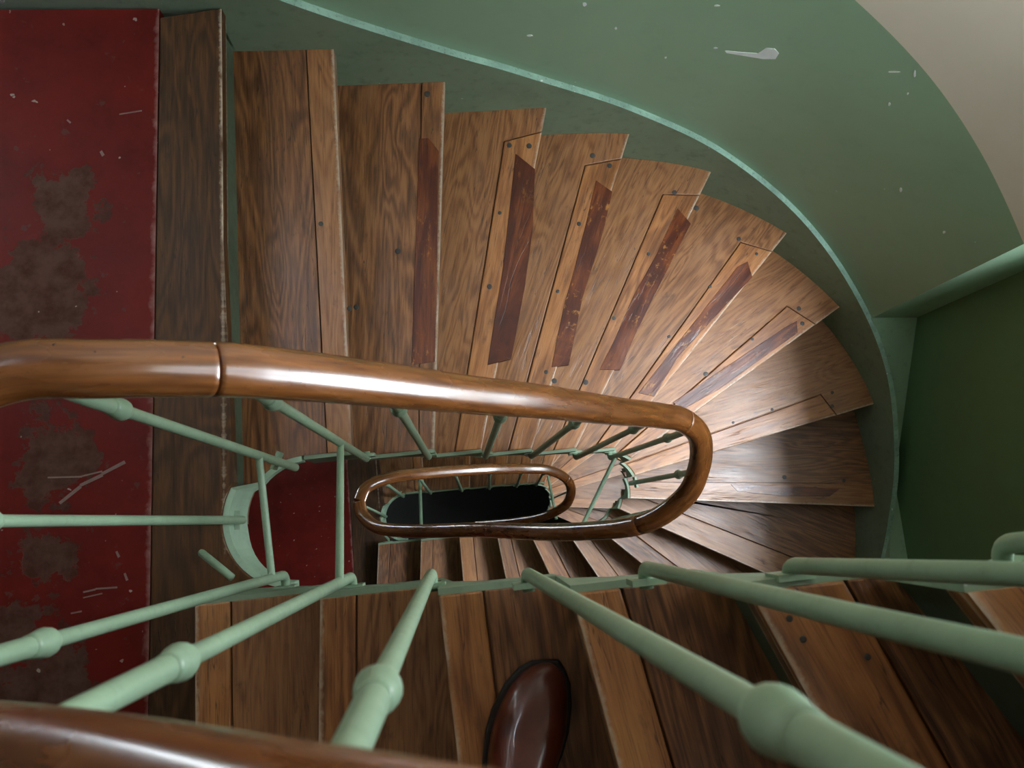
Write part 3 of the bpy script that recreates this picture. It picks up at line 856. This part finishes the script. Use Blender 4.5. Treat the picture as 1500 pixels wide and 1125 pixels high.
# ------------------------------------------------------------------ shoe
def shoe():
    root = empty('shoe', (.05, -.33, 3 * RISE), 'brown leather shoe with a black welt standing on the near flight', 'shoe')
    # outline stations along the shoe: y from toe (0) back to heel (-.29): half widths left/right of the axis
    st = [(0.0, .004, .004), (-.006, .02, .017), (-.02, .034, .027), (-.045, .046, .036), (-.08, .053, .042), (-.11, .053, .042), (-.15, .045, .037), (-.19, .037, .033), (-.235, .035, .034), (-.27, .031, .031), (-.288, .018, .018), (-.293, .004, .004)]
    ax = Vector((.098 - .05, -.195 + .31, 0)).normalized(); sx = Vector((ax.y, -ax.x, 0)); tip = Vector((.092, -.205, 3 * RISE))
    def P(y, w, z): return tip + ax * y + sx * w + Vector((0, 0, z))
    # sole with welt
    def outline(grow): return [P(y + (grow if i == 0 else (-grow if i == len(st) - 1 else 0)), r + grow, 0) for i, (y, l, r) in enumerate(st)] + [P(y, -l - grow, 0) for y, l, r in st[::-1]]
    mb = MB(); prism(mb, outline(.006), 3 * RISE + .001, 3 * RISE + .013); part(mb, 'sole', M_sole, root, bevel=.003)
    mb = MB(); prism(mb, outline(.0045), 3 * RISE + .0135, 3 * RISE + .0175); part(mb, 'welt', M_sole, root, bevel=.0015)
    # upper: lofted cross-sections
    hgt = [.012, .022, .032, .040, .048, .056, .072, .088, .09, .088, .082, .07]
    rings = []
    n = 18
    for (y, l, r), h in zip(st, hgt):
        ring = []
        for k in range(n + 1):
            a = math.pi * k / n
            c, s = math.cos(a), math.sin(a)
            w = r * (abs(c) ** .75) if c > 0 else -l * (abs(c) ** .75)
            ring.append(P(y, w, .0165 + h * s ** .72))
        rings.append(ring)
    mb = MB()
    for A, B in zip(rings, rings[1:]):
        for k in range(n): mb.face([A[k], A[k + 1], B[k + 1], B[k]])
    mb.face(rings[0]); mb.face(rings[-1][::-1])
    o = part(mb, 'upper', M_leather, root, smooth=True)
    md = o.modifiers.new('Subsurf', 'SUBSURF'); md.levels = md.render_levels = 2
    # laces over the instep, outside the frame
    for i in range(4):
        y = -.135 - i * .017; h = .0165 + .062 + i * .009
        mb = MB(); tube(mb, [P(y, -.017, h - .004), P(y - .004, 0, h + .004), P(y - .008, .017, h - .004)], .002, 8); part(mb, 'lace', M_lace, root, smooth=True)
shoe()

# ------------------------------------------------------------------ windows (lower one added) and sky
def window(n, y0, y1, z0, z1, x):
    mb = MB()
    def box(a, b):
        x0, yy0, zz0 = a; x1, yy1, zz1 = b
        prism(mb, [(x0, yy0), (x1, yy0), (x1, yy1), (x0, yy1)], zz0, zz1)
    w = .05
    box((x, y0, z0), (x + .045, y0 + w, z1)); box((x, y1 - w, z0), (x + .045, y1, z1)); box((x, y0 + w, z0), (x + .045, y1 - w, z0 + w)); box((x, y0 + w, z1 - w), (x + .045, y1 - w, z1))
    ym = (y0 + y1) / 2; box((x, ym - .025, z0 + w), (x + .045, ym + .025, z1 - w))
    for i in (1, 2):
        z = z0 + (z1 - z0) * i / 3; box((x + .008, y0 + w, z - .014), (x + .037, ym - .025, z + .014)); box((x + .008, ym + .025, z - .014), (x + .037, y1 - w, z + .014))
    o = mb.build('window_%d' % n, M_white); tag(o, 'tall white casement window of the stair; the lower-storey one is added for light', None, None, 'structure')
    t = NT('window_glass'); t.n.remove(t.b)
    tr = t.n.new('ShaderNodeBsdfTransparent'); gl = t.n.new('ShaderNodeBsdfGlossy'); gl.inputs['Roughness'].default_value = .02
    mx = t.n.new('ShaderNodeMixShader'); mx.inputs[0].default_value = .06
    t.l.new(tr.outputs[0], mx.inputs[1]); t.l.new(gl.outputs[0], mx.inputs[2]); t.l.new(mx.outputs[0], t.n['Material Output'].inputs['Surface'])
    g = MB(); g.face([(x + .022, y0 + .04, z0 + .04), (x + .022, y1 - .04, z0 + .04), (x + .022, y1 - .04, z1 - .04), (x + .022, y0 + .04, z1 - .04)])
    g.build('pane', t.m, o)
window(1, WY0 + .002, WY1 - .002, WZ0 + .002, WZ1 - .002, XR + .07)
window(2, WY0 + .002, WY1 - .002, VZ0 + .002, VZ1 - .002, XR + .07)  # added unseen window, puts light on the lower flights
SKY = (.68, .97, 5.5, 95.)

def area(name, loc, rot, sx, sy, power, col, spread=math.pi):
    l = bpy.data.lights.new(name, 'AREA'); l.shape = 'RECTANGLE'; l.size = sx; l.size_y = sy; l.energy = power; l.color = col; l.spread = spread
    o = bpy.data.objects.new(name, l); COL.objects.link(o); o.location = loc; o.rotation_euler = rot; return o
pl = area('window_portal', (XR + .1, (WY0 + WY1) / 2, (WZ0 + WZ1) / 2), (0, math.radians(90), 0), WZ1 - WZ0, WY1 - WY0, 1, (1, 1, 1))
pl.data.cycles.is_portal = True
pl2 = area('window_portal', (XR + .1, (WY0 + WY1) / 2, (VZ0 + VZ1) / 2), (0, math.radians(90), 0), VZ1 - VZ0, WY1 - WY0, 1, (1, 1, 1))  # portal of the added lower window
pl2.data.cycles.is_portal = True
# overcast sky over a courtyard: bright overhead, dimmer towards the opposite facades
w = bpy.data.worlds.new('sky'); sc.world = w; w.use_nodes = True
wt = w.node_tree; bg = wt.nodes['Background']
tc = wt.nodes.new('ShaderNodeTexCoord'); sp = wt.nodes.new('ShaderNodeSeparateXYZ'); wt.links.new(tc.outputs['Generated'], sp.inputs[0])
mr = wt.nodes.new('ShaderNodeMapRange'); mr.interpolation_type = 'SMOOTHSTEP'
mr.inputs['From Min'].default_value = SKY[0]; mr.inputs['From Max'].default_value = SKY[1]; mr.inputs['To Min'].default_value = SKY[2]; mr.inputs['To Max'].default_value = SKY[3]
wt.links.new(sp.outputs['Z'], mr.inputs['Value']); 
mr2 = wt.nodes.new('ShaderNodeMapRange'); mr2.inputs['From Min'].default_value = -.02; mr2.inputs['From Max'].default_value = -.2; mr2.inputs['To Min'].default_value = 0; mr2.inputs['To Max'].default_value = 25.
wt.links.new(sp.outputs['Z'], mr2.inputs['Value'])   # added glow below the horizon, brightens the walls and the handrail highlight
ad = wt.nodes.new('ShaderNodeMath'); ad.operation = 'ADD'; wt.links.new(mr.outputs['Result'], ad.inputs[0]); wt.links.new(mr2.outputs['Result'], ad.inputs[1])
wt.links.new(ad.outputs[0], bg.inputs[1])
bg.inputs[0].default_value = (.84, .92, 1, 1)

sc.view_settings.view_transform = 'Standard'; sc.view_settings.look = 'None'; sc.view_settings.gamma = 1; sc.view_settings.exposure = .3
sc.view_settings.use_curve_mapping = False
